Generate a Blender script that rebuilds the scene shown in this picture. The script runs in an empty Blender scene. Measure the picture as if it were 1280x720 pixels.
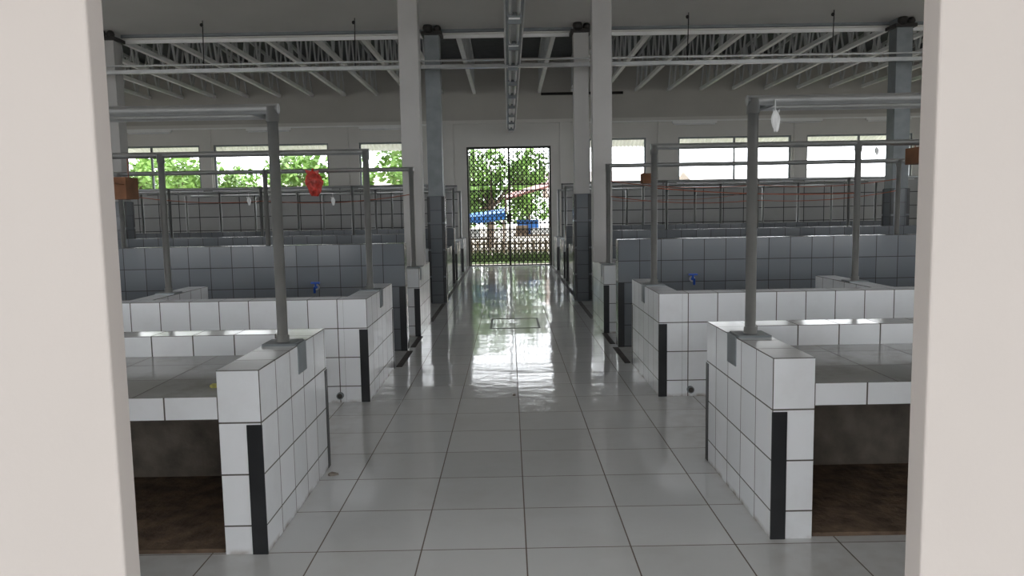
import bpy, math, random
from mathutils import Matrix, Vector
random.seed(7)
S = bpy.context.scene
COL = S.collection

# ---------------------------------------------------------------- materials
def new_mat(name):
    m = bpy.data.materials.new(name); m.use_nodes = True
    nt = m.node_tree; b = nt.nodes["Principled BSDF"]
    return m, nt, b
def N(nt, t, **kw):
    n = nt.nodes.new(t)
    for k, v in kw.items():
        if k in n.inputs: n.inputs[k].default_value = v
        else: setattr(n, k, v)
    return n
def plain(name, col, rough=.5, metal=0., var=.12, scale=6., bump=.0, bscale=40.):
    m, nt, b = new_mat(name)
    tc = N(nt, 'ShaderNodeTexCoord')
    no = N(nt, 'ShaderNodeTexNoise'); no.inputs['Scale'].default_value = scale; no.inputs['Detail'].default_value = 5
    nt.links.new(tc.outputs['Object'], no.inputs['Vector'])
    r = N(nt, 'ShaderNodeValToRGB')
    r.color_ramp.elements[0].position = .3; r.color_ramp.elements[1].position = .7
    r.color_ramp.elements[0].color = (*[c*(1-var) for c in col], 1)
    r.color_ramp.elements[1].color = (*[min(1, c*(1+var)) for c in col], 1)
    nt.links.new(no.outputs['Fac'], r.inputs['Fac'])
    nt.links.new(r.outputs['Color'], b.inputs['Base Color'])
    b.inputs['Roughness'].default_value = rough; b.inputs['Metallic'].default_value = metal
    if bump:
        n2 = N(nt, 'ShaderNodeTexNoise'); n2.inputs['Scale'].default_value = bscale; n2.inputs['Detail'].default_value = 6
        nt.links.new(tc.outputs['Object'], n2.inputs['Vector'])
        bp = N(nt, 'ShaderNodeBump'); bp.inputs['Strength'].default_value = bump; bp.inputs['Distance'].default_value = .02
        nt.links.new(n2.outputs['Fac'], bp.inputs['Height']); nt.links.new(bp.outputs['Normal'], b.inputs['Normal'])
    return m
def tile(name, c1, c2, mortar, w=.25, h=.25, ms=.004, rough=.15, shift=(0, 0), tilt=.006, coord='UV', dirt=.25, dirtcol=(.25, .2, .15), dscale=3., bumpwave=0., grime=None):
    m, nt, b = new_mat(name)
    L = nt.links.new
    tc = N(nt, 'ShaderNodeTexCoord')
    mp = N(nt, 'ShaderNodeMapping'); mp.inputs['Location'].default_value = (shift[0], shift[1], 0)
    L(tc.outputs[coord], mp.inputs['Vector'])
    br = N(nt, 'ShaderNodeTexBrick'); br.offset = 0; br.squash = 1
    br.inputs['Color1'].default_value = (*c1, 1); br.inputs['Color2'].default_value = (*c2, 1); br.inputs['Mortar'].default_value = (*mortar, 1)
    br.inputs['Scale'].default_value = 1; br.inputs['Mortar Size'].default_value = ms; br.inputs['Mortar Smooth'].default_value = .1
    br.inputs['Brick Width'].default_value = w; br.inputs['Row Height'].default_value = h
    L(mp.outputs[0], br.inputs['Vector'])
    no = N(nt, 'ShaderNodeTexNoise'); no.inputs['Scale'].default_value = dscale; no.inputs['Detail'].default_value = 8; no.inputs['Roughness'].default_value = .65
    L(tc.outputs['Object'], no.inputs['Vector'])
    r = N(nt, 'ShaderNodeValToRGB'); r.color_ramp.elements[0].position = .5; r.color_ramp.elements[1].position = .78
    r.color_ramp.elements[0].color = (0, 0, 0, 1); r.color_ramp.elements[1].color = (dirt, dirt, dirt, 1)
    L(no.outputs['Fac'], r.inputs['Fac'])
    mx = N(nt, 'ShaderNodeMix', data_type='RGBA')
    L(r.outputs['Color'], mx.inputs['Factor']); L(br.outputs['Color'], mx.inputs['A']); mx.inputs['B'].default_value = (*dirtcol, 1)
    colout = mx.outputs['Result']
    if grime:      # dirt that gathers at the foot of the walls
        sp = N(nt, 'ShaderNodeSeparateXYZ'); L(tc.outputs['Object'], sp.inputs[0])
        gm = N(nt, 'ShaderNodeMapRange'); gm.interpolation_type = 'SMOOTHSTEP'
        if grime == 'z':
            L(sp.outputs['Z'], gm.inputs['Value']); gm.inputs['From Min'].default_value = .035; gm.inputs['From Max'].default_value = 0.
        else:
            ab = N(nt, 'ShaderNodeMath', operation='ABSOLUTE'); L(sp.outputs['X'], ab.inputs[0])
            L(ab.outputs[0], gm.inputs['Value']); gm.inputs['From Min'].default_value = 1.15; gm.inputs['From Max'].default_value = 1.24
        n4 = N(nt, 'ShaderNodeTexNoise'); n4.inputs['Scale'].default_value = 9.; n4.inputs['Detail'].default_value = 6
        L(tc.outputs['Object'], n4.inputs['Vector'])
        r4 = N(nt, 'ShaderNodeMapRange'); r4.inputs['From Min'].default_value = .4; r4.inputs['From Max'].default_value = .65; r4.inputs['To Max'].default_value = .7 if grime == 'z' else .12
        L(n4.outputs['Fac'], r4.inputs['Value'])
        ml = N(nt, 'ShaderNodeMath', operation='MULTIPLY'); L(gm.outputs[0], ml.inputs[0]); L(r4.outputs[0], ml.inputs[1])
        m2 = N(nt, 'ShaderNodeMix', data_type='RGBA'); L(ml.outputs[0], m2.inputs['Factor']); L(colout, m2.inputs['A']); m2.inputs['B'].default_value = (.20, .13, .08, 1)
        colout = m2.outputs['Result']
    L(colout, b.inputs['Base Color'])
    mr = N(nt, 'ShaderNodeMapRange'); mr.inputs['To Min'].default_value = rough; mr.inputs['To Max'].default_value = .8
    L(br.outputs['Fac'], mr.inputs['Value']); L(mr.outputs[0], b.inputs['Roughness'])
    dv = N(nt, 'ShaderNodeVectorMath', operation='DIVIDE'); dv.inputs[1].default_value = (w, h, 1); L(mp.outputs[0], dv.inputs[0])
    fl = N(nt, 'ShaderNodeVectorMath', operation='FLOOR'); L(dv.outputs[0], fl.inputs[0])
    wn = N(nt, 'ShaderNodeTexWhiteNoise', noise_dimensions='3D'); L(fl.outputs[0], wn.inputs['Vector'])
    sb = N(nt, 'ShaderNodeVectorMath', operation='SUBTRACT'); sb.inputs[1].default_value = (.5, .5, .5); L(wn.outputs['Color'], sb.inputs[0])
    sc = N(nt, 'ShaderNodeVectorMath', operation='SCALE'); sc.inputs['Scale'].default_value = tilt*2; L(sb.outputs[0], sc.inputs[0])
    ge = N(nt, 'ShaderNodeNewGeometry')
    ad = N(nt, 'ShaderNodeVectorMath', operation='ADD'); L(ge.outputs['Normal'], ad.inputs[0]); L(sc.outputs[0], ad.inputs[1])
    nm = N(nt, 'ShaderNodeVectorMath', operation='NORMALIZE'); L(ad.outputs[0], nm.inputs[0])
    iv = N(nt, 'ShaderNodeMath', operation='SUBTRACT'); iv.inputs[0].default_value = 1; L(br.outputs['Fac'], iv.inputs[1])
    bp = N(nt, 'ShaderNodeBump'); bp.inputs['Strength'].default_value = .5; bp.inputs['Distance'].default_value = .003
    L(iv.outputs[0], bp.inputs['Height']); L(nm.outputs[0], bp.inputs['Normal'])
    last = bp
    if bumpwave:
        n3 = N(nt, 'ShaderNodeTexNoise'); n3.inputs['Scale'].default_value = 5.; n3.inputs['Detail'].default_value = 2
        L(tc.outputs['Object'], n3.inputs['Vector'])
        b2 = N(nt, 'ShaderNodeBump'); b2.inputs['Strength'].default_value = bumpwave; b2.inputs['Distance'].default_value = .01
        L(n3.outputs['Fac'], b2.inputs['Height']); L(bp.outputs['Normal'], b2.inputs['Normal']); last = b2
    L(last.outputs['Normal'], b.inputs['Normal'])
    return m

M_TILE = tile('white_wall_tile', (.84, .85, .87), (.77, .79, .81), (.10, .09, .08), tilt=.008, dirt=.12, grime='z')
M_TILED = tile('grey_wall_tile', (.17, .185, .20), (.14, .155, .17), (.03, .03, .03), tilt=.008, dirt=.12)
M_TILETOP = tile('counter_tile', (.36, .36, .35), (.29, .29, .28), (.06, .05, .045), w=.4, h=.4, rough=.16, dirt=.75, dirtcol=(.15, .13, .10))
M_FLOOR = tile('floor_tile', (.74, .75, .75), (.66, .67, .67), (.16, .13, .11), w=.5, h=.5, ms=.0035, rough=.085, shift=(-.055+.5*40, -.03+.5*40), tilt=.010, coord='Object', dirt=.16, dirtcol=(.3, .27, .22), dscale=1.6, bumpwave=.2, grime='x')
M_BACKTILE = tile('back_wall_tile', (.42, .42, .41), (.37, .37, .37), (.05, .05, .05), w=.6, h=.4, ms=.012, rough=.35, dirt=.2)
M_BLACK = plain('black_corner_tile', (.022, .023, .025), .3, var=.2)
M_CONC = plain('raw_concrete', (.22, .19, .16), .9, var=.3, scale=7, bump=.5, bscale=25)
M_DIRT = plain('dirty_floor', (.16, .11, .075), .9, var=.45, scale=9, bump=.8, bscale=20)
M_WALL = plain('painted_wall', (.68, .66, .62), .75, var=.03, scale=1.5, bump=.08, bscale=20)
M_CREAM = plain('cream_paint', (.50, .455, .425), .6, var=.03, scale=1.2, bump=.12, bscale=9)
M_WALLG = plain('grey_back_wall', (.52, .50, .46), .8, var=.05, scale=1.)
M_CEIL = plain('ceiling_board', (.82, .80, .76), .8, var=.03, scale=1.)
M_COLM = plain('column_paint', (.48, .47, .455), .6, var=.05, scale=2)
M_STEELG = plain('grey_steel', (.22, .24, .25), .5, metal=.3)
M_GALV = plain('galvanised_pipe', (.46, .47, .47), .30, metal=.85, var=.07, scale=8)
M_GALV2 = plain('galvanised_truss', (.90, .90, .88), .5, metal=.0, var=.05, scale=3)
M_WEB = plain('galvanised_web', (.60, .61, .61), .5, metal=.0, var=.08, scale=3)
M_DARKM = plain('dark_iron', (.03, .027, .025), .5, metal=.4)
M_ROOFIN = plain('roof_underside', (.12, .125, .13), .7, metal=.2)
M_PLASTW = plain('white_plastic', (.85, .86, .86), .3, var=.04)
M_RED = plain('red_plastic_bag', (.55, .05, .035), .35, var=.45, scale=18)
M_BLUE = plain('blue_plastic', (.02, .09, .45), .35)
M_CARD = plain('cardboard', (.20, .09, .045), .85, var=.25)
M_ROPE = plain('orange_rope', (.35, .11, .06), .8)
M_DRAIN = plain('drain_dark', (.05, .042, .038), .7, var=.4, scale=8)
M_GRASS = plain('grass', (.12, .17, .06), .9, var=.5, scale=2)
M_GROUND = plain('sandy_ground', (.30, .27, .22), .95, var=.25, scale=1.2)
M_TRUNK = plain('bark', (.12, .085, .06), .9, var=.3, scale=10)
M_LEAF = plain('leaves', (.19, .33, .08), .6, var=.6, scale=1.2)
M_TARP = plain('blue_tarp', (.04, .18, .52), .5, var=.2)
M_REDR = plain('red_roof', (.34, .15, .13), .6, var=.3)
M_PINKR = plain('faded_roof', (.75, .62, .58), .6, var=.1)
M_HWALL = plain('house_wall', (.78, .74, .70), .8)
M_WOOD = plain('weathered_wood', (.20, .145, .10), .8, var=.3, scale=8)
M_SCRAP = plain('yellow_scrap', (.45, .42, .12), .7)
M_TRACK = plain('paving', (.36, .34, .32), .9)

# ---------------------------------------------------------------- mesh builder
class MB:
    def __init__(s, name, mats):
        s.name = name; s.mats = mats; s.v = []; s.f = []; s.m = []; s.uv = []; s.sm = []
    def quad(s, pts, mat, uvs=None, smooth=False):
        i = len(s.v); s.v += [tuple(p) for p in pts]; s.f.append(tuple(range(i, i+len(pts)))); s.m.append(s.mats.index(mat))
        s.uv.append(uvs or [(p[0], p[1]) for p in pts]); s.sm.append(smooth)
    def box(s, x0, x1, y0, y1, z0, z1, mat, o=(0, 0, 0), top=None):
        if x0 > x1: x0, x1 = x1, x0
        i = len(s.v)
        P = [(x, y, z) for x in (x0, x1) for y in (y0, y1) for z in (z0, z1)]
        s.v += P
        F = [((0, 1, 3, 2), 'x'), ((4, 6, 7, 5), 'x'), ((0, 4, 5, 1), 'y'), ((2, 3, 7, 6), 'y'), ((0, 2, 6, 4), 'z'), ((1, 5, 7, 3), 'z')]
        for k, (f, ax) in enumerate(F):
            s.f.append(tuple(i+j for j in f))
            mm = top if (top and k == 5) else mat
            s.m.append(s.mats.index(mm)); s.sm.append(False)
            u = []
            for j in f:
                x, y, z = P[j][0]-o[0], P[j][1]-o[1], P[j][2]-o[2]
                u.append((y+50, z+50) if ax == 'x' else (x+50, z+50) if ax == 'y' else (x+50, y+50))
            s.uv.append(u)
    def beam(s, p0, p1, w, h, mat):
        p0 = Vector(p0); p1 = Vector(p1); d = (p1-p0).normalized()
        up = Vector((0, 0, 1)) if abs(d.z) < .95 else Vector((0, 1, 0))
        a = d.cross(up).normalized()*w/2; b = a.cross(d).normalized()*h/2
        c = [p+sa*a+sb*b for p in (p0, p1) for sa, sb in ((-1, -1), (1, -1), (1, 1), (-1, 1))]
        i = len(s.v); s.v += [tuple(q) for q in c]
        for f in ((0, 1, 2, 3), (7, 6, 5, 4), (0, 4, 5, 1), (1, 5, 6, 2), (2, 6, 7, 3), (3, 7, 4, 0)):
            s.f.append(tuple(i+j for j in f)); s.m.append(s.mats.index(mat)); s.uv.append([(0, 0)]*4); s.sm.append(False)
    def cyl(s, p0, p1, r, mat, n=14, r1=None, caps=True):
        r1 = r if r1 is None else r1
        p0 = Vector(p0); p1 = Vector(p1); d = (p1-p0).normalized()
        up = Vector((0, 0, 1)) if abs(d.z) < .9 else Vector((1, 0, 0))
        a = d.cross(up).normalized(); b = d.cross(a).normalized()
        i = len(s.v)
        for p, rr in ((p0, r), (p1, r1)):
            for k in range(n):
                t = 2*math.pi*k/n
                s.v.append(tuple(p+a*math.cos(t)*rr+b*math.sin(t)*rr))
        for k in range(n):
            k2 = (k+1) % n
            s.f.append((i+k, i+k2, i+n+k2, i+n+k)); s.m.append(s.mats.index(mat)); s.uv.append([(0, 0)]*4); s.sm.append(True)
        if caps:
            for off in (0, n):
                s.f.append(tuple(i+off+k for k in range(n))); s.m.append(s.mats.index(mat)); s.uv.append([(0, 0)]*n); s.sm.append(False)
    def path(s, pts, r, mat, n=8):
        for a, b in zip(pts[:-1], pts[1:]): s.cyl(a, b, r, mat, n)
    def ball(s, c, r, mat, nu=10, nv=6, sz=(1, 1, 1)):
        i = len(s.v)
        for j in range(nv+1):
            ph = math.pi*j/nv
            for k in range(nu):
                t = 2*math.pi*k/nu
                s.v.append((c[0]+r*sz[0]*math.sin(ph)*math.cos(t), c[1]+r*sz[1]*math.sin(ph)*math.sin(t), c[2]+r*sz[2]*math.cos(ph)))
        for j in range(nv):
            for k in range(nu):
                k2 = (k+1) % nu
                s.f.append((i+j*nu+k, i+(j+1)*nu+k, i+(j+1)*nu+k2, i+j*nu+k2)); s.m.append(s.mats.index(mat)); s.uv.append([(0, 0)]*4); s.sm.append(True)
    def build(s, bevel=0., origin=None):
        me = bpy.data.meshes.new(s.name)
        o = Vector(origin) if origin else Vector((0, 0, 0))
        me.from_pydata([tuple(Vector(v)-o) for v in s.v], [], s.f)
        for m in s.mats: me.materials.append(m)
        me.polygons.foreach_set('material_index', s.m); me.polygons.foreach_set('use_smooth', s.sm)
        ul = me.uv_layers.new(name='UVMap'); k = 0
        for u in s.uv:
            for a in u: ul.data[k].uv = a; k += 1
        me.update()
        ob = bpy.data.objects.new(s.name, me); ob.location = o; COL.objects.link(ob)
        if bevel:
            b = ob.modifiers.new('bevel', 'BEVEL'); b.width = bevel; b.segments = 2; b.limit_method = 'ANGLE'
        return ob

XL, XR = 1.20, 1.24     # inner faces of the stall rows (left / right of aisle)
TOP = .89; HALLX = 13.; BACK = 23.

# ---------------------------------------------------------------- shell
m = MB('floor', [M_FLOOR]); m.box(-HALLX, HALLX, 1.2, BACK+.2, -.1, 0, M_FLOOR); m.build()
m = MB('ceiling', [M_CEIL, M_STEELG]); m.box(-HALLX, HALLX, 1.95, 14.0, 4.82, 4.92, M_CEIL)
m.box(-HALLX, HALLX, 14.0, 14.06, 4.76, 6.6, M_CEIL); m.build()
m = MB('trim_1', [M_STEELG, M_GALV2]); m.box(-HALLX, HALLX, 14.06, 14.1, 4.70, 4.78, M_GALV2); m.box(-HALLX, HALLX, 13.9, 14.0, 4.78, 4.82, M_STEELG); m.build()
m = MB('roof', [M_ROOFIN])
m.beam((0, 14.0, 6.75), (0, 24.6, 6.0), 26.4, .06, M_ROOFIN); m.build()
m = MB('added_shade_canopy', [M_WALL]); m.box(-14, 14, -5.0, 1.8, 3.9, 4.0, M_WALL)  # unseen canopy and posts, added to cut sky light on the front wall
for x in (-13.5, -7, 7, 13.2): m.box(x, x+.3, -4.8, -4.5, -.02, 3.9, M_WALL)
m.build()
for nm, x0, x1 in (('wall_left', -HALLX-.2, -HALLX), ('wall_right', HALLX, HALLX+.2)):
    m = MB(nm, [M_WALL])
    m.box(x0, x1, 1.8, BACK+.2, 0, 2.7, M_WALL); m.box(x0, x1, 1.8, BACK+.2, 3.5, 6.8, M_WALL)
    y = 1.8
    while y < 23: m.box(x0, x1, y, y+2.2, 2.7, 3.5, M_WALL); y += 3.84
    m.build()
def back_wall():
    m = MB('wall_back', [M_WALL, M_WALLG, M_BACKTILE, M_CREAM])
    wins = [(-12., -9.1), (-8.7, -5.3), (-4.4, -2.5), (2.4, 4.1), (5.05, 8.4), (8.85, 12.)]
    y0, y1 = BACK, BACK+.2
    gx0, gx1, gz = -1.22, 1.27, 3.53
    m.box(-HALLX, gx0-.3, y0, y1, 0, 2.42, M_BACKTILE); m.box(gx1+.3, HALLX, y0, y1, 0, 2.42, M_BACKTILE)
    m.box(gx0-.3, gx0, y0, y1, 0, gz, M_WALL); m.box(gx1, gx1+.3, y0, y1, 0, gz, M_WALL)
    xs = [-HALLX]+[a for w in wins[:3] for a in w]+[gx0-.3]
    for a, b in zip(xs[0::2], xs[1::2]): m.box(a, b, y0, y1, 2.42, 3.72, M_WALL)
    xs = [gx1+.3]+[a for w in wins[3:] for a in w]+[HALLX]
    for a, b in zip(xs[0::2], xs[1::2]): m.box(a, b, y0, y1, 2.42, 3.72, M_WALL)
    m.box(gx0-.3, gx1+.3, y0, y1, gz, 3.72, M_WALL)
    m.box(-HALLX, HALLX, y0, y1, 3.72, 4.26, M_WALL)
    m.box(-HALLX, HALLX, y0, y1, 4.26, 6.4, M_WALLG)
    m.box(-HALLX, HALLX, y0-.08, y0, 4.2, 4.3, M_WALL)
    for x in (-8.9, -4.85, -1.75, 1.7, 4.6, 8.62):
        m.box(x-.16, x+.16, y0-.06, y0, 2.42, 4.2, M_WALL)
    m.build()
    for k, (a, b) in enumerate(wins):
        w = MB('window_%d' % (k+1), [M_PLASTW, M_STEELG])
        e = .05
        for (p, q, r, t) in ((a, b, 2.42, 2.42+e), (a, b, 3.72-e, 3.72)): w.box(p, q, y0+.06, y0+.13, r, t, M_STEELG)
        n = 2 if b-a > 2.5 else 1
        for i in range(n+1):
            x = a+(b-a)*i/n; x0 = min(max(x-e/2, a), b-e)
            w.box(x0, x0+e, y0+.06, y0+.13, 2.42+e, 3.72-e, M_STEELG)
        w.box(a-.05, b+.05, y0-.05, y0+.0, 2.36, 2.42, M_PLASTW)
        w.build()
        aw = MB('corrugated_awning', [M_GALV2])
        nn = int((b-a+.6)/.12)
        for i in range(nn):
            x = a-.3+i*.12
            aw.quad([(x, y1, 4.0), (x+.06, y1, 4.03), (x+.06, y1+1.1, 3.58), (x, y1+1.1, 3.55)], M_GALV2)
            aw.quad([(x+.06, y1, 4.03), (x+.12, y1, 4.0), (x+.12, y1+1.1, 3.55), (x+.06, y1+1.1, 3.58)], M_GALV2)
        aw.beam((a-.1, y1, 3.6), (a-.1, y1+1.05, 3.55), .04, .04, M_GALV2); aw.beam((b+.1, y1, 3.6), (b+.1, y1+1.05, 3.55), .04, .04, M_GALV2)
        aw.build()
back_wall()
JL, JR = -.988, 1.031
m = MB('wall_front', [M_CREAM])
m.box(-3.2, JL, 1.87, 1.95, 0, 3.1, M_CREAM); m.box(JR, 3.2, 1.87, 1.95, 0, 3.1, M_CREAM)
m.box(-3.2, 3.2, 1.87, 1.95, 3.1, 4.92, M_CREAM)
for sx in (-1, 1):
    m.box(sx*3.2, sx*HALLX, 1.80, 1.95, 0, .9, M_CREAM)
    m.box(sx*3.2, sx*HALLX, 1.80, 1.95, 4.3, 4.92, M_CREAM)
    for x in (7.8, 12.6): m.box(sx*x, sx*(x+.4), 1.8, 1.95, .9, 4.3, M_CREAM)
m.build(bevel=.006)

# ---------------------------------------------------------------- gate (folding scissor gate)
def gate():
    g = MB('door_1', [M_DARKM, M_STEELG])
    x0, x1, y, H = -1.22, 1.27, BACK+.06, 3.53
    for a, b, c, d in ((x0, x0+.05, 0, H), (x1-.05, x1, 0, H)): g.box(a, b, y-.05, y+.05, c, d, M_DARKM)
    g.box(x0+.05, x1-.05, y-.05, y+.05, H-.06, H, M_DARKM); g.box(x0+.05, x1-.05, y-.03, y+.03, .0, .03, M_DARKM)
    n = 18; xs = [x0+.07+(x1-x0-.14)*i/n for i in range(n+1)]
    for i, x in enumerate(xs):
        w = .06 if i == n//2 else .026
        g.box(x-w/2, x+w/2, y-.012, y+.012, .03, H-.06, M_DARKM)
    z0 = .10; dz = .165
    for k in range(20):
        zz = z0+k*dz
        if k in (6, 13): continue
        for i in range(n):
            g.beam((xs[i], y-.016, zz), (xs[i+1], y-.016, zz+dz), .006, .024, M_DARKM)
            g.beam((xs[i], y+.016, zz+dz), (xs[i+1], y+.016, zz), .006, .024, M_DARKM)
    for k in (6, 7, 13, 14): g.box(xs[0], xs[-1], y-.02, y+.02, z0+k*dz-.016, z0+k*dz+.016, M_DARKM)
    g.box(-.06, .08, y-.05, y+.03, 1.3, 1.55, M_DARKM)
    g.build()
gate()

# ---------------------------------------------------------------- stalls
def stall(sx, xi, y0, y1, front, L=9.0, step=1.9):
    s = MB('market_stall', [M_TILE, M_TILETOP, M_BLACK, M_CONC, M_DIRT])
    X = lambda t: sx*t
    t0, t1 = xi, xi+.2
    yb0, yb1 = (y1-.2, y1) if front else (y0, y0+.2)
    yf0, yf1 = (y0, yb0) if front else (yb1, y1)
    og = (X(t0), y0, TOP)
    s.box(X(t0), X(t1), y0, y1, 0, TOP, M_TILE, o=og)
    s.box(X(t1), X(L), yb0, yb1, 0, TOP, M_TILE, o=og)
    divs = []; t = xi+.1+step
    while t < L: divs.append(t); t += step
    prev = t1
    for d in divs+[L+.1]:
        a, b = d-.1, d+.1
        s.box(X(prev), X(a), yf0, yf1, .655, .765, M_TILE, o=(X(prev), yf0, .765+.14), top=M_TILETOP)
        ya, yb = (yf0+.12, yf1-.012) if front else (yf0+.012, yf1-.12)
        yl = (yf1-.012, yf1) if front else (yf0, yf0+.012)
        s.box(X(prev), X(a), yl[0], yl[1], 0, .655, M_CONC)
        s.box(X(prev), X(prev+.01), ya, yb, 0, .655, M_CONC)
        s.box(X(a-.01), X(a), ya, yb, 0, .655, M_CONC)
        fy = (yf0+.02, yf1-.012) if front else (yf0+.012, yf1-.02)
        s.box(X(prev+.01), X(a-.01), fy[0], fy[1], 0, .02, M_DIRT)
        if d < L:
            s.box(X(a), X(b), yf0, yf1, 0, TOP, M_TILE, o=(X(a), y0, TOP))
            prev = b
    for yy in ((y0-.006, y0), (y1, y1+.006)):
        s.box(X(t0-.004), X(t0+.07), yy[0], yy[1], 0, TOP-.26, M_BLACK)
    s.box(X(t0-.004), X(t0), y1-.05, y1, 0, TOP-.26, M_BLACK)
    return s.build(bevel=.004)
def frame(sx, xi, y, double=False, L=9.0, step=1.9, t_first=None, zt=2.18, zb=TOP):
    f = MB('pipe_frame', [M_GALV, M_STEELG])
    X = lambda t: sx*t
    ts = []; t = xi+.1
    while t < L: ts.append(t); t += step
    if t_first: ts[0] = t_first
    for i, t in enumerate(ts):
        f.cyl((X(t), y, zb+.012), (X(t), y, zt), .029, M_GALV, 18)
        f.cyl((X(t), y, zb+.012), (X(t), y, zb+.05), .036, M_GALV, 18)
        f.cyl((X(t), y, zt-.07), (X(t), y, zt+.012), .035, M_GALV, 18)
        f.box(X(t-.09), X(t+.09), y-.09, y+.09, zb, zb+.012, M_STEELG)
    t = ts[0]
    f.cyl((X(t-.035), y, zt), (X(L-.2), y, zt), .028, M_GALV, 16)
    f.box(X(xi-.004), X(t+.0), y-.08, y+.08, zb, zb+.008, M_STEELG)
    f.box(X(xi-.006), X(xi), y-.08, y+.08, zb-.16, zb+.008, M_STEELG)
    if double:
        f.cyl((X(t+.14), y, zt), (X(t+.14), y+.3, zt), .018, M_GALV, 14)
        f.cyl((X(t+.1), y+.3, zt), (X(L-.2), y+.3, zt), .020, M_GALV, 14)
    return f.build()
def tall_wall(sx, xi, y, h=1.26, L=9.0):
    s = MB('tiled_wash_wall', [M_TILED, M_BLACK])
    X = lambda t: sx*t
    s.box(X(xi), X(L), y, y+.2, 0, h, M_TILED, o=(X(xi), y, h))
    s.box(X(xi-.004), X(xi+.07), y-.006, y, 0, h-.5, M_BLACK)
    s.box(X(xi-.004), X(xi), y, y+.05, 0, h-.5, M_BLACK)
    return s.build(bevel=.004)

for sx, xi in ((-1, XL), (1, XR)):
    ya = 3.52 if sx < 0 else 3.58
    xa = 1.175 if sx < 0 else xi
    stall(sx, xa, ya, 4.80, True);   frame(sx, xa, 4.25, double=True)
    stall(sx, xi+.02, 6.47, 7.90, False); frame(sx, xi+.02, 7.22)
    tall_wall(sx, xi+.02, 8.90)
    stall(sx, xi-.02, 9.95, 11.3, True); frame(sx, xi-.02, 10.15, t_first=xi+.07)
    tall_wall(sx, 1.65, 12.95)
    stall(sx, xi+.05, 15.4, 16.7, False); frame(sx, xi+.05, 16.1)
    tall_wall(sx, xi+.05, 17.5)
    stall(sx, xi+.05, 18.3, 19.6, True); frame(sx, xi+.05, 18.9)
    stall(sx, xi+.05, 20.9, 22.2, False); frame(sx, xi+.05, 21.5)

def faucet(x, y, z):
    f = MB('water_tap', [M_BLUE, M_GALV])
    f.cyl((x, y, z), (x, y-.1, z), .015, M_BLUE); f.cyl((x, y-.1, z+.01), (x, y-.1, z-.06), .014, M_BLUE)
    f.cyl((x, y-.05, z), (x, y-.05, z+.05), .012, M_BLUE); f.box(x-.05, x+.05, y-.065, y-.035, z+.045, z+.065, M_BLUE)
    f.cyl((x, y, z), (x, y-.01, z), .035, M_GALV)
    f.build()
faucet(-2.25, 8.9, .77); faucet(2.12, 8.9, .79)
for x in (-1.47, 1.53):
    f = MB('drain_pipe', [M_STEELG, M_DRAIN]); f.cyl((x, 6.47, .06), (x, 6.44, .06), .03, M_STEELG); f.cyl((x, 6.441, .06), (x, 6.439, .06), .022, M_DRAIN); f.build()

# ---------------------------------------------------------------- columns
def column(x, y, w, z0, z1, clad=0., bracket=False, mat=M_COLM):
    c = MB('column', [mat, M_TILE, M_TILED, M_BLACK, M_DARKM])
    h = w/2
    c.box(x-h, x+h, y-h, y+h, z0, z1, mat)
    if clad:
        g = h+.02
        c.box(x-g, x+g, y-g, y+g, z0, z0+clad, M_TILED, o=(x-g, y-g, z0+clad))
        for sx in (-1, 1):
            for sy in (-1, 1):
                for k in range(4):
                    zb = z0+.02+k*clad/4
                    c.box(x+sx*(g-.045), x+sx*(g+.006), y+sy*(g-.045) if sy > 0 else y-g-.006, y+g+.006 if sy > 0 else y-g+.045, zb, zb+clad/4-.03, M_BLACK)
    if bracket:
        c.box(x-h-.05, x+h+.05, y-h-.05, y+h+.05, z1-.16, z1-.1, M_DARKM)
        c.ball((x-.06, y-h-.03, z1-.05), .09, M_DARKM); c.ball((x+.1, y-h, z1-.06), .07, M_DARKM)
    return c.build(bevel=.006)
column(-1.30, 10.62, .26, TOP, 4.82); column(1.28, 10.62, .26, TOP, 4.82)
column(-1.28, 13.75, .26, 0, 4.82, clad=1.9, bracket=True, mat=M_STEELG); column(1.30, 13.75, .26, 0, 4.82, clad=1.9, bracket=True)
for sx in (-1, 1):
    column(sx*6.9, 13.75, .28, 0, 4.82, clad=1.9, bracket=True, mat=M_STEELG if sx > 0 else M_COLM)

# ---------------------------------------------------------------- trusses
def truss_mesh():
    t = MB('roof_truss', [M_GALV2, M_WEB])
    y0, y1, zb = 14.1, 22.98, 5.1
    zt = lambda y: 6.62-(y-14)*.0708
    t.beam((0, y0, zb), (0, y1, zb), .085, .085, M_GALV2)
    t.beam((0, y0, zt(y0)-.02), (0, y1, zt(y1)-.02), .05, .075, M_WEB)
    n = 11; dy = (y1-y0)/n
    for i in range(n):
        a = y0+i*dy
        t.beam((0, a+.03, zb), (0, a+dy/2, zt(a+dy/2)), .035, .05, M_WEB)
        t.beam((0, a+dy/2, zt(a+dy/2)), (0, a+dy, zb), .035, .05, M_WEB)
    return t.build(origin=(0, 18, zb))
tr = truss_mesh(); tr.location.x = -12.35
for i in range(1, 27):
    o = bpy.data.objects.new('roof_truss', tr.data); o.location = tr.location; o.location.x = -12.35+.95*i; COL.objects.link(o)

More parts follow.
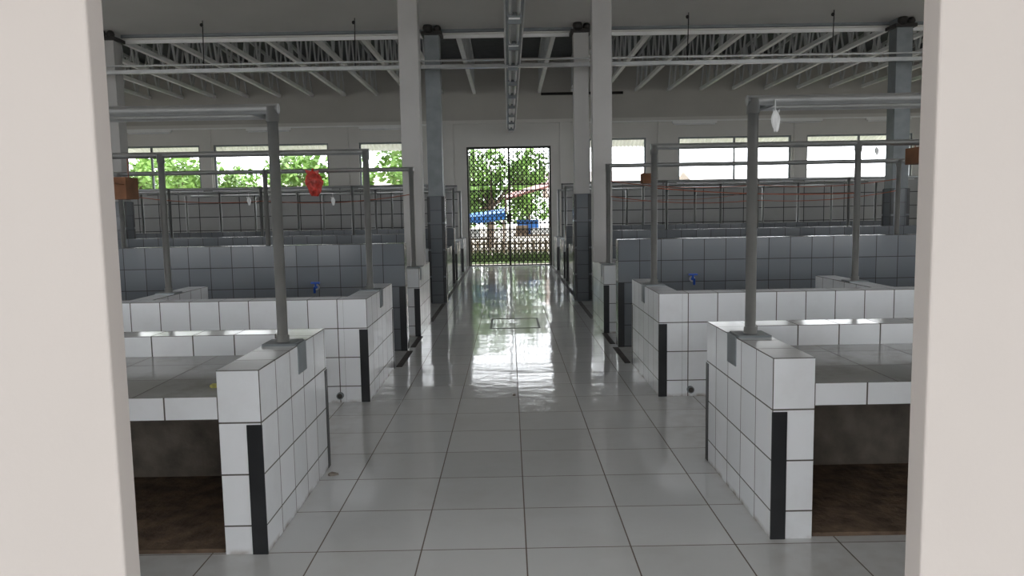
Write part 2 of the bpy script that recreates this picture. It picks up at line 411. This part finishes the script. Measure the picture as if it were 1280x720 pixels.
# ---------------------------------------------------------------- light rails
r = MB('lighting_rail', [M_GALV2, M_GALV, M_PLASTW, M_DARKM])
r.box(-HALLX, HALLX, 12.98, 13.06, 3.98, 4.04, M_GALV); r.box(-HALLX, HALLX, 13.0, 13.04, 4.10, 4.12, M_GALV)
for x in (-11.5, -8.8, -5.0, -2.5, 3.0, 5.4, 8.5, 11.5):
    r.cyl((x, 13.02, 4.0), (x+.02, 13.02, 4.82), .008, M_DARKM, 6)
    r.ball((x, 13.02, 4.75), .03, M_DARKM)
r.build()
r = MB('ceiling_light_track', [M_GALV2, M_PLASTW, M_STEELG, M_DARKM]); c = .11
r.box(c-.13, c-.11, 6.5, 22.9, 4.02, 4.1, M_GALV2); r.box(c+.11, c+.13, 6.5, 22.9, 4.02, 4.1, M_GALV2); r.box(c-.11, c+.11, 6.5, 22.9, 4.02, 4.03, M_STEELG)
y = 6.6
while y < 22.5:
    r.box(c-.07, c+.07, y, y+1.25, 3.95, 4.02, M_GALV2)
    r.cyl((c-.045, y+.04, 3.93), (c-.045, y+1.2, 3.93), .02, M_PLASTW, 8)
    r.cyl((c+.045, y+.04, 3.93), (c+.045, y+1.2, 3.93), .02, M_PLASTW, 8)
    r.box(c-.08, c+.08, y, y+.035, 3.90, 3.95, M_STEELG); r.box(c-.08, c+.08, y+1.21, y+1.25, 3.90, 3.95, M_STEELG)
    zt = 4.82 if y < 13.9 else 5.5
    r.cyl((c-.12, y+.6, 4.1), (c-.12, y+.6, zt), .006, M_DARKM, 6); r.cyl((c+.12, y+.6, 4.1), (c+.12, y+.6, zt), .006, M_DARKM, 6)
    y += 1.55
r.build()
r = MB('tube_lamp', [M_PLASTW, M_GALV2])
for x in (-10.5, -7.0, -3.7, 5.5, 8.6, 11.2):
    r.box(x-.65, x+.65, 22.84, 22.92, 4.10, 4.16, M_GALV2); r.cyl((x-.6, 22.88, 4.075), (x+.6, 22.88, 4.075), .02, M_PLASTW, 8)
r.box(-12.5, -2.2, 22.86, 22.9, 4.16, 4.2, M_GALV2); r.box(2.2, 12.5, 22.86, 22.9, 4.16, 4.2, M_GALV2)
r.build()
r = MB('conduit_pipe', [M_DARKM]); r.cyl((1.0, 22.9, 5.02), (3.4, 22.9, 5.02), .04, M_DARKM); r.build()

# ---------------------------------------------------------------- hung things
def rope(pts, sag=.06, name='rope'):
    r = MB(name, [M_ROPE]); out = []
    for a, b in zip(pts[:-1], pts[1:]):
        for i in range(8):
            t = i/8; out.append((a[0]+(b[0]-a[0])*t, a[1]+(b[1]-a[1])*t, a[2]+(b[2]-a[2])*t-sag*4*t*(1-t)))
    out.append(pts[-1]); r.path(out, .005, M_ROPE, 5); r.build()
rope([(1.345, 10.15, 1.98), (3.25, 10.15, 1.9), (5.15, 10.15, 1.95)]); rope([(1.345, 10.15, 1.78), (3.25, 10.15, 1.7), (5.15, 10.15, 1.8)])
rope([(-1.3, 10.15, 1.85), (-3.2, 10.15, 1.8), (-5.1, 10.15, 1.92)]); rope([(1.36, 7.22, 1.8), (3.26, 7.22, 1.72)], .03)
rope([(1.36, 16.1, 1.9), (3.29, 16.1, 1.8), (5.15, 16.1, 1.95)])
def hung_bag(x, y, z, w, h, mat, name, knot=.08):
    b = MB(name, [mat, M_DARKM]); nu, nv = 20, 14
    rr = random.Random(int(x*100)); G = []
    for j in range(nv+1):
        t = j/nv; prof = .35+.65*math.sin(min(1, t/.4)*math.pi/2) if t < .45 else 1-.6*((t-.45)/.55)**1.4
        row = []
        for k in range(nu):
            a = 2*math.pi*k/nu; q = prof*(1+.13*math.sin(5*a+j*.25)+.14*(rr.random()-.5))
            row.append((x+w/2*q*math.cos(a)+w*.12*t, y+w/3*q*math.sin(a), z-knot-h*t+h*.04*math.sin(3*a+j)))
        G.append(row)
    for j in range(nv):
        for k in range(nu):
            k2 = (k+1) % nu; b.quad([G[j][k], G[j+1][k], G[j+1][k2], G[j][k2]], mat)
    b.quad(G[nv], mat); b.quad(G[0], mat)
    b.cyl((x, y, z+.03), (x, y, z-knot-.01), w*.06, mat, 8)
    b.quad([(x-.01, y-.01, z-knot), (x-w*.45, y-.02, z-knot+h*.10), (x-w*.3, y-.02, z-knot-h*.15)], mat)
    b.quad([(x+.01, y-.01, z-knot), (x+w*.42, y-.02, z-knot+h*.06), (x+w*.3, y-.02, z-knot-h*.15)], mat)
    b.build()
hung_bag(-2.55, 10.13, 2.18, .22, .31, M_RED, 'red_plastic_bag', knot=.01)
hung_bag(1.45, 4.22, 2.15, .045, .11, M_PLASTW, 'clear_plastic_bag', knot=.03)
hung_bag(-3.4, 10.13, 1.88, .05, .10, M_PLASTW, 'clear_plastic_bag', knot=.03)
hung_bag(-2.3, 10.13, 1.86, .05, .10, M_PLASTW, 'clear_plastic_bag', knot=.03)
hung_bag(3.42, 7.2, 2.17, .04, .07, M_PLASTW, 'clear_plastic_bag', knot=.03)
def carton(x, y, z, w, d, h):
    c = MB('hanging_cardboard_box', [M_CARD, M_ROPE, M_WOOD]); e = .01
    c.box(x, x+w, y, y+d, z, z+e, M_CARD); c.box(x, x+w, y, y+e, z+e, z+h, M_CARD); c.box(x, x+w, y+d-e, y+d, z+e, z+h, M_CARD)
    c.box(x, x+e, y+e, y+d-e, z+e, z+h, M_CARD); c.box(x+w-e, x+w, y+e, y+d-e, z+e, z+h, M_CARD)
    c.beam((x, y-.03, z+h), (x+w, y-.1, z+h-.07), .1, .006, M_CARD)
    for px in (x+.03, x+w-.03): c.cyl((px, y+d/2, z), (px, y+d/2, 2.17), .004, M_ROPE, 5)
    c.build()
carton(-3.86, 7.1, 1.78, .36, .24, .2); carton(3.76, 7.1, 1.98, .3, .24, .15); carton(1.75, 10.05, 1.94, .16, .2, .13)

# ---------------------------------------------------------------- floor details
m = MB('manhole_cover', [M_DARKM])
cx, cy, w, d = .06, 11.0, .35, .5
for a in ((cx-w, cx+w, cy-d, cy-d+.04), (cx-w, cx+w, cy+d-.04, cy+d), (cx-w, cx-w+.03, cy-d+.04, cy+d-.04), (cx+w-.03, cx+w, cy-d+.04, cy+d-.04)):
    m.box(*a, 0.0, .004, M_DARKM)
m.build()
for sx, xi in ((-1, XL), (1, XR)):
    g = MB('drain_channel', [M_DRAIN])
    for a, b in ((7.95, 8.88), (9.12, 9.93), (11.32, 13.5), (14.0, 22.8)):
        g.box(sx*(xi-.05), sx*(xi+.012), a, b, 0.0, .006, M_DRAIN)
    g.build()
def scrap(x, y, z, s, mat, name):
    c = MB(name, [mat]); r = random.Random(int(x*77+y*31)); n = 7
    top = []; bot = []
    for k in range(n):
        a = 2*math.pi*k/n; q = s*(.6+.5*r.random()); top.append((x+q*math.cos(a), y+q*.7*math.sin(a), z+.008+.006*r.random())); bot.append((x+q*1.05*math.cos(a), y+q*.75*math.sin(a), z))
    c.quad(top, mat)
    for k in range(n): k2 = (k+1) % n; c.quad([bot[k], bot[k2], top[k2], top[k]], mat)
    c.build()
scrap(-1.12, 4.62, 0, .035, M_CONC, 'rubble_piece'); scrap(.02, 6.6, 0, .02, M_CONC, 'rubble_piece')
scrap(-1.46, 3.75, .765, .05, M_SCRAP, 'banana_leaf_scrap')

# ---------------------------------------------------------------- outside
m = MB('ground', [M_GROUND, M_GRASS, M_TRACK])
m.box(-60, 60, BACK+.2, 90, -.12, -.05, M_GROUND); m.box(-60, 60, -30, 1.2, -.12, -.02, M_TRACK)
m.box(-60, -HALLX-.2, 1.2, BACK+.2, -.12, -.05, M_GROUND); m.box(HALLX+.2, 60, 1.2, BACK+.2, -.12, -.05, M_GROUND); m.build()
m = MB('grass_verge', [M_GRASS]); m.box(-20, 20, 24.6, 27, -.05, -.02, M_GRASS)
rr = random.Random(3)
for i in range(2500):
    x = rr.uniform(-6, 6); y = rr.uniform(24.7, 27); h = rr.uniform(.1, .35)
    m.quad([(x-.03, y, -.02), (x+.03, y, -.02), (x+rr.uniform(-.08, .08), y+.03, h)], M_GRASS)
m.build()
def tree_mesh():
    t = MB('leafy_tree', [M_TRUNK, M_LEAF]); r = random.Random(11)
    t.cyl((0, 0, -.05), (.1, 0, 2.2), .2, M_TRUNK, 10, .14)
    cl = []
    for i in range(12):
        a = r.uniform(0, 6.28); q = r.uniform(.3, 1.9); z = r.uniform(1.5, 4.2)
        c = (q*math.cos(a), q*math.sin(a), z); cl.append((c, r.uniform(.6, 1.05)))
        t.cyl((.1, 0, 1.8), c, .06, M_TRUNK, 6, .02)
    for c, R in cl:
        for k in range(240):
            d = Vector((r.gauss(0, 1), r.gauss(0, 1), r.gauss(0, 1))).normalized()*R*r.uniform(.55, 1.05)
            p = Vector(c)+d; u = Vector((r.gauss(0, 1), r.gauss(0, 1), r.gauss(0, .6))).normalized(); v = u.cross(Vector((r.gauss(0, 1), r.gauss(0, 1), r.gauss(0, 1)))).normalized()
            s1 = r.uniform(.1, .2); s2 = s1*.5
            t.quad([p-u*s1, p+v*s2, p+u*s1, p-v*s2], M_LEAF)
    return t.build()
t0 = tree_mesh(); spots = [(-.9, 36), (-4.4, 39), (1.3, 52), (-7.5, 33), (-11.2, 34), (-14.8, 35), (-18.6, 36), (-9, 50), (-14, 52), (-3.2, 33), (-3, 46)]
t0.location = (*spots[0], 0)
for i, (x, y) in enumerate(spots[1:]):
    o = bpy.data.objects.new('leafy_tree', t0.data); o.location = (x, y, 0); o.rotation_euler.z = i*1.3; s = .85+.1*(i % 3); o.scale = (s, s, s); COL.objects.link(o)
def house(x0, x1, y0, y1, h, rh, roofmat, name='house'):
    b = MB(name, [M_HWALL, roofmat, M_STEELG, M_WOOD])
    b.box(x0, x1, y0, y1, -.05, h, M_HWALL)
    ym = (y0+y1)/2; o = .6
    b.beam(((x0+x1)/2, y0-o, h-.1), ((x0+x1)/2, ym, h+rh), x1-x0+1.2, .06, roofmat)
    b.beam(((x0+x1)/2, ym, h+rh), ((x0+x1)/2, y1+o, h-.1), x1-x0+1.2, .06, roofmat)
    x = x0+.8
    while x < x1-1: b.box(x, x+.9, y0-.02, y0, 1.0, 2.0, M_STEELG); x += 2.4
    b.build()
house(2.6, 7.6, 40, 45, 2.5, 1.2, M_PINKR); house(10.3, 20, 40, 46, 2.7, 1.0, M_HWALL); house(-14, -7, 42, 47, 2.7, 1.2, M_PINKR)
v = MB('tarp_market_tent', [M_TARP, M_WOOD, M_REDR, M_PLASTW])
for x in (-1.9, -.2, 1.6):
    for y in (28, 30): v.cyl((x, y, -.05), (x, y, 2.15 if x > 0 else 1.6), .035, M_WOOD, 8)
v.quad([(-2.0, 27.8, 1.35), (-.1, 27.8, 1.6), (-.1, 30.1, 1.75), (-2.0, 30.1, 1.5)], M_TARP)
v.quad([(-2.0, 27.8, 1.35), (-1.1, 27.78, 1.2), (-.1, 27.8, 1.35), (-.1, 27.8, 1.6)], M_TARP)
v.quad([(-.1, 27.8, 2.1), (1.7, 27.8, 2.6), (1.7, 30.2, 2.8), (-.1, 30.2, 2.3)], M_REDR)
v.quad([(-.1, 27.8, 2.02), (1.7, 27.8, 2.52), (1.7, 27.8, 2.6), (-.1, 27.8, 2.1)], M_REDR)
v.cyl((-.1, 27.9, 1.5), (-.1, 27.9, 2.2), .03, M_WOOD, 8); v.cyl((1.6, 28, 2.1), (1.6, 28, 2.6), .03, M_WOOD, 8)
v.box(.2, 1.6, 27.9, 29.0, .72, .78, M_WOOD); v.box(.25, .7, 28.0, 28.5, .78, 1.1, M_WOOD); v.box(.8, 1.5, 28.0, 28.5, .78, 1.0, M_PLASTW); v.box(.3, 1.1, 28.6, 28.9, .78, 1.3, M_TARP)
v.box(-1.8, -.4, 28.1, 29.2, .6, .66, M_WOOD); v.box(-1.6, -1.1, 28.2, 28.7, .66, .95, M_PLASTW)
v.build()
f = MB('picket_fence', [M_WOOD])
x = -6.
while x < 6: f.box(x, x+.08, 27.2, 27.23, -.05, .6, M_WOOD); x += .22
f.box(-6, 6, 27.23, 27.26, .2, .26, M_WOOD); f.box(-6, 6, 27.23, 27.26, .45, .51, M_WOOD); f.build()

# ---------------------------------------------------------------- world : overcast sky, brighter towards the far side
w = bpy.data.worlds.new('overcast_sky'); S.world = w; w.use_nodes = True
nt = w.node_tree; bg = nt.nodes['Background']; bg.inputs['Color'].default_value = (.94, .97, 1.0, 1)
tc = N(nt, 'ShaderNodeTexCoord'); sp = N(nt, 'ShaderNodeSeparateXYZ'); nt.links.new(tc.outputs['Generated'], sp.inputs[0])
mr = N(nt, 'ShaderNodeMapRange'); mr.interpolation_type = 'SMOOTHSTEP'
mr.inputs['From Min'].default_value = -.8; mr.inputs['From Max'].default_value = .8; mr.inputs['To Min'].default_value = 4.1; mr.inputs['To Max'].default_value = 8.0
nt.links.new(sp.outputs['Y'], mr.inputs['Value']); nt.links.new(mr.outputs[0], bg.inputs['Strength'])

# ---------------------------------------------------------------- camera
cam = bpy.data.cameras.new('camera'); co = bpy.data.objects.new('camera', cam); COL.objects.link(co)
cam.sensor_width = 36; cam.lens = 960/1280*36; cam.clip_start = .05; cam.clip_end = 300
R = Matrix.Rotation(math.radians(-.14), 4, 'Z') @ Matrix.Rotation(math.radians(90-5.65), 4, 'X') @ Matrix.Rotation(math.radians(-1.0), 4, 'Z')
co.matrix_world = Matrix.Translation((0, 0, 1.6)) @ R
S.camera = co
S.view_settings.view_transform = 'Standard'
S.view_settings.exposure = 0
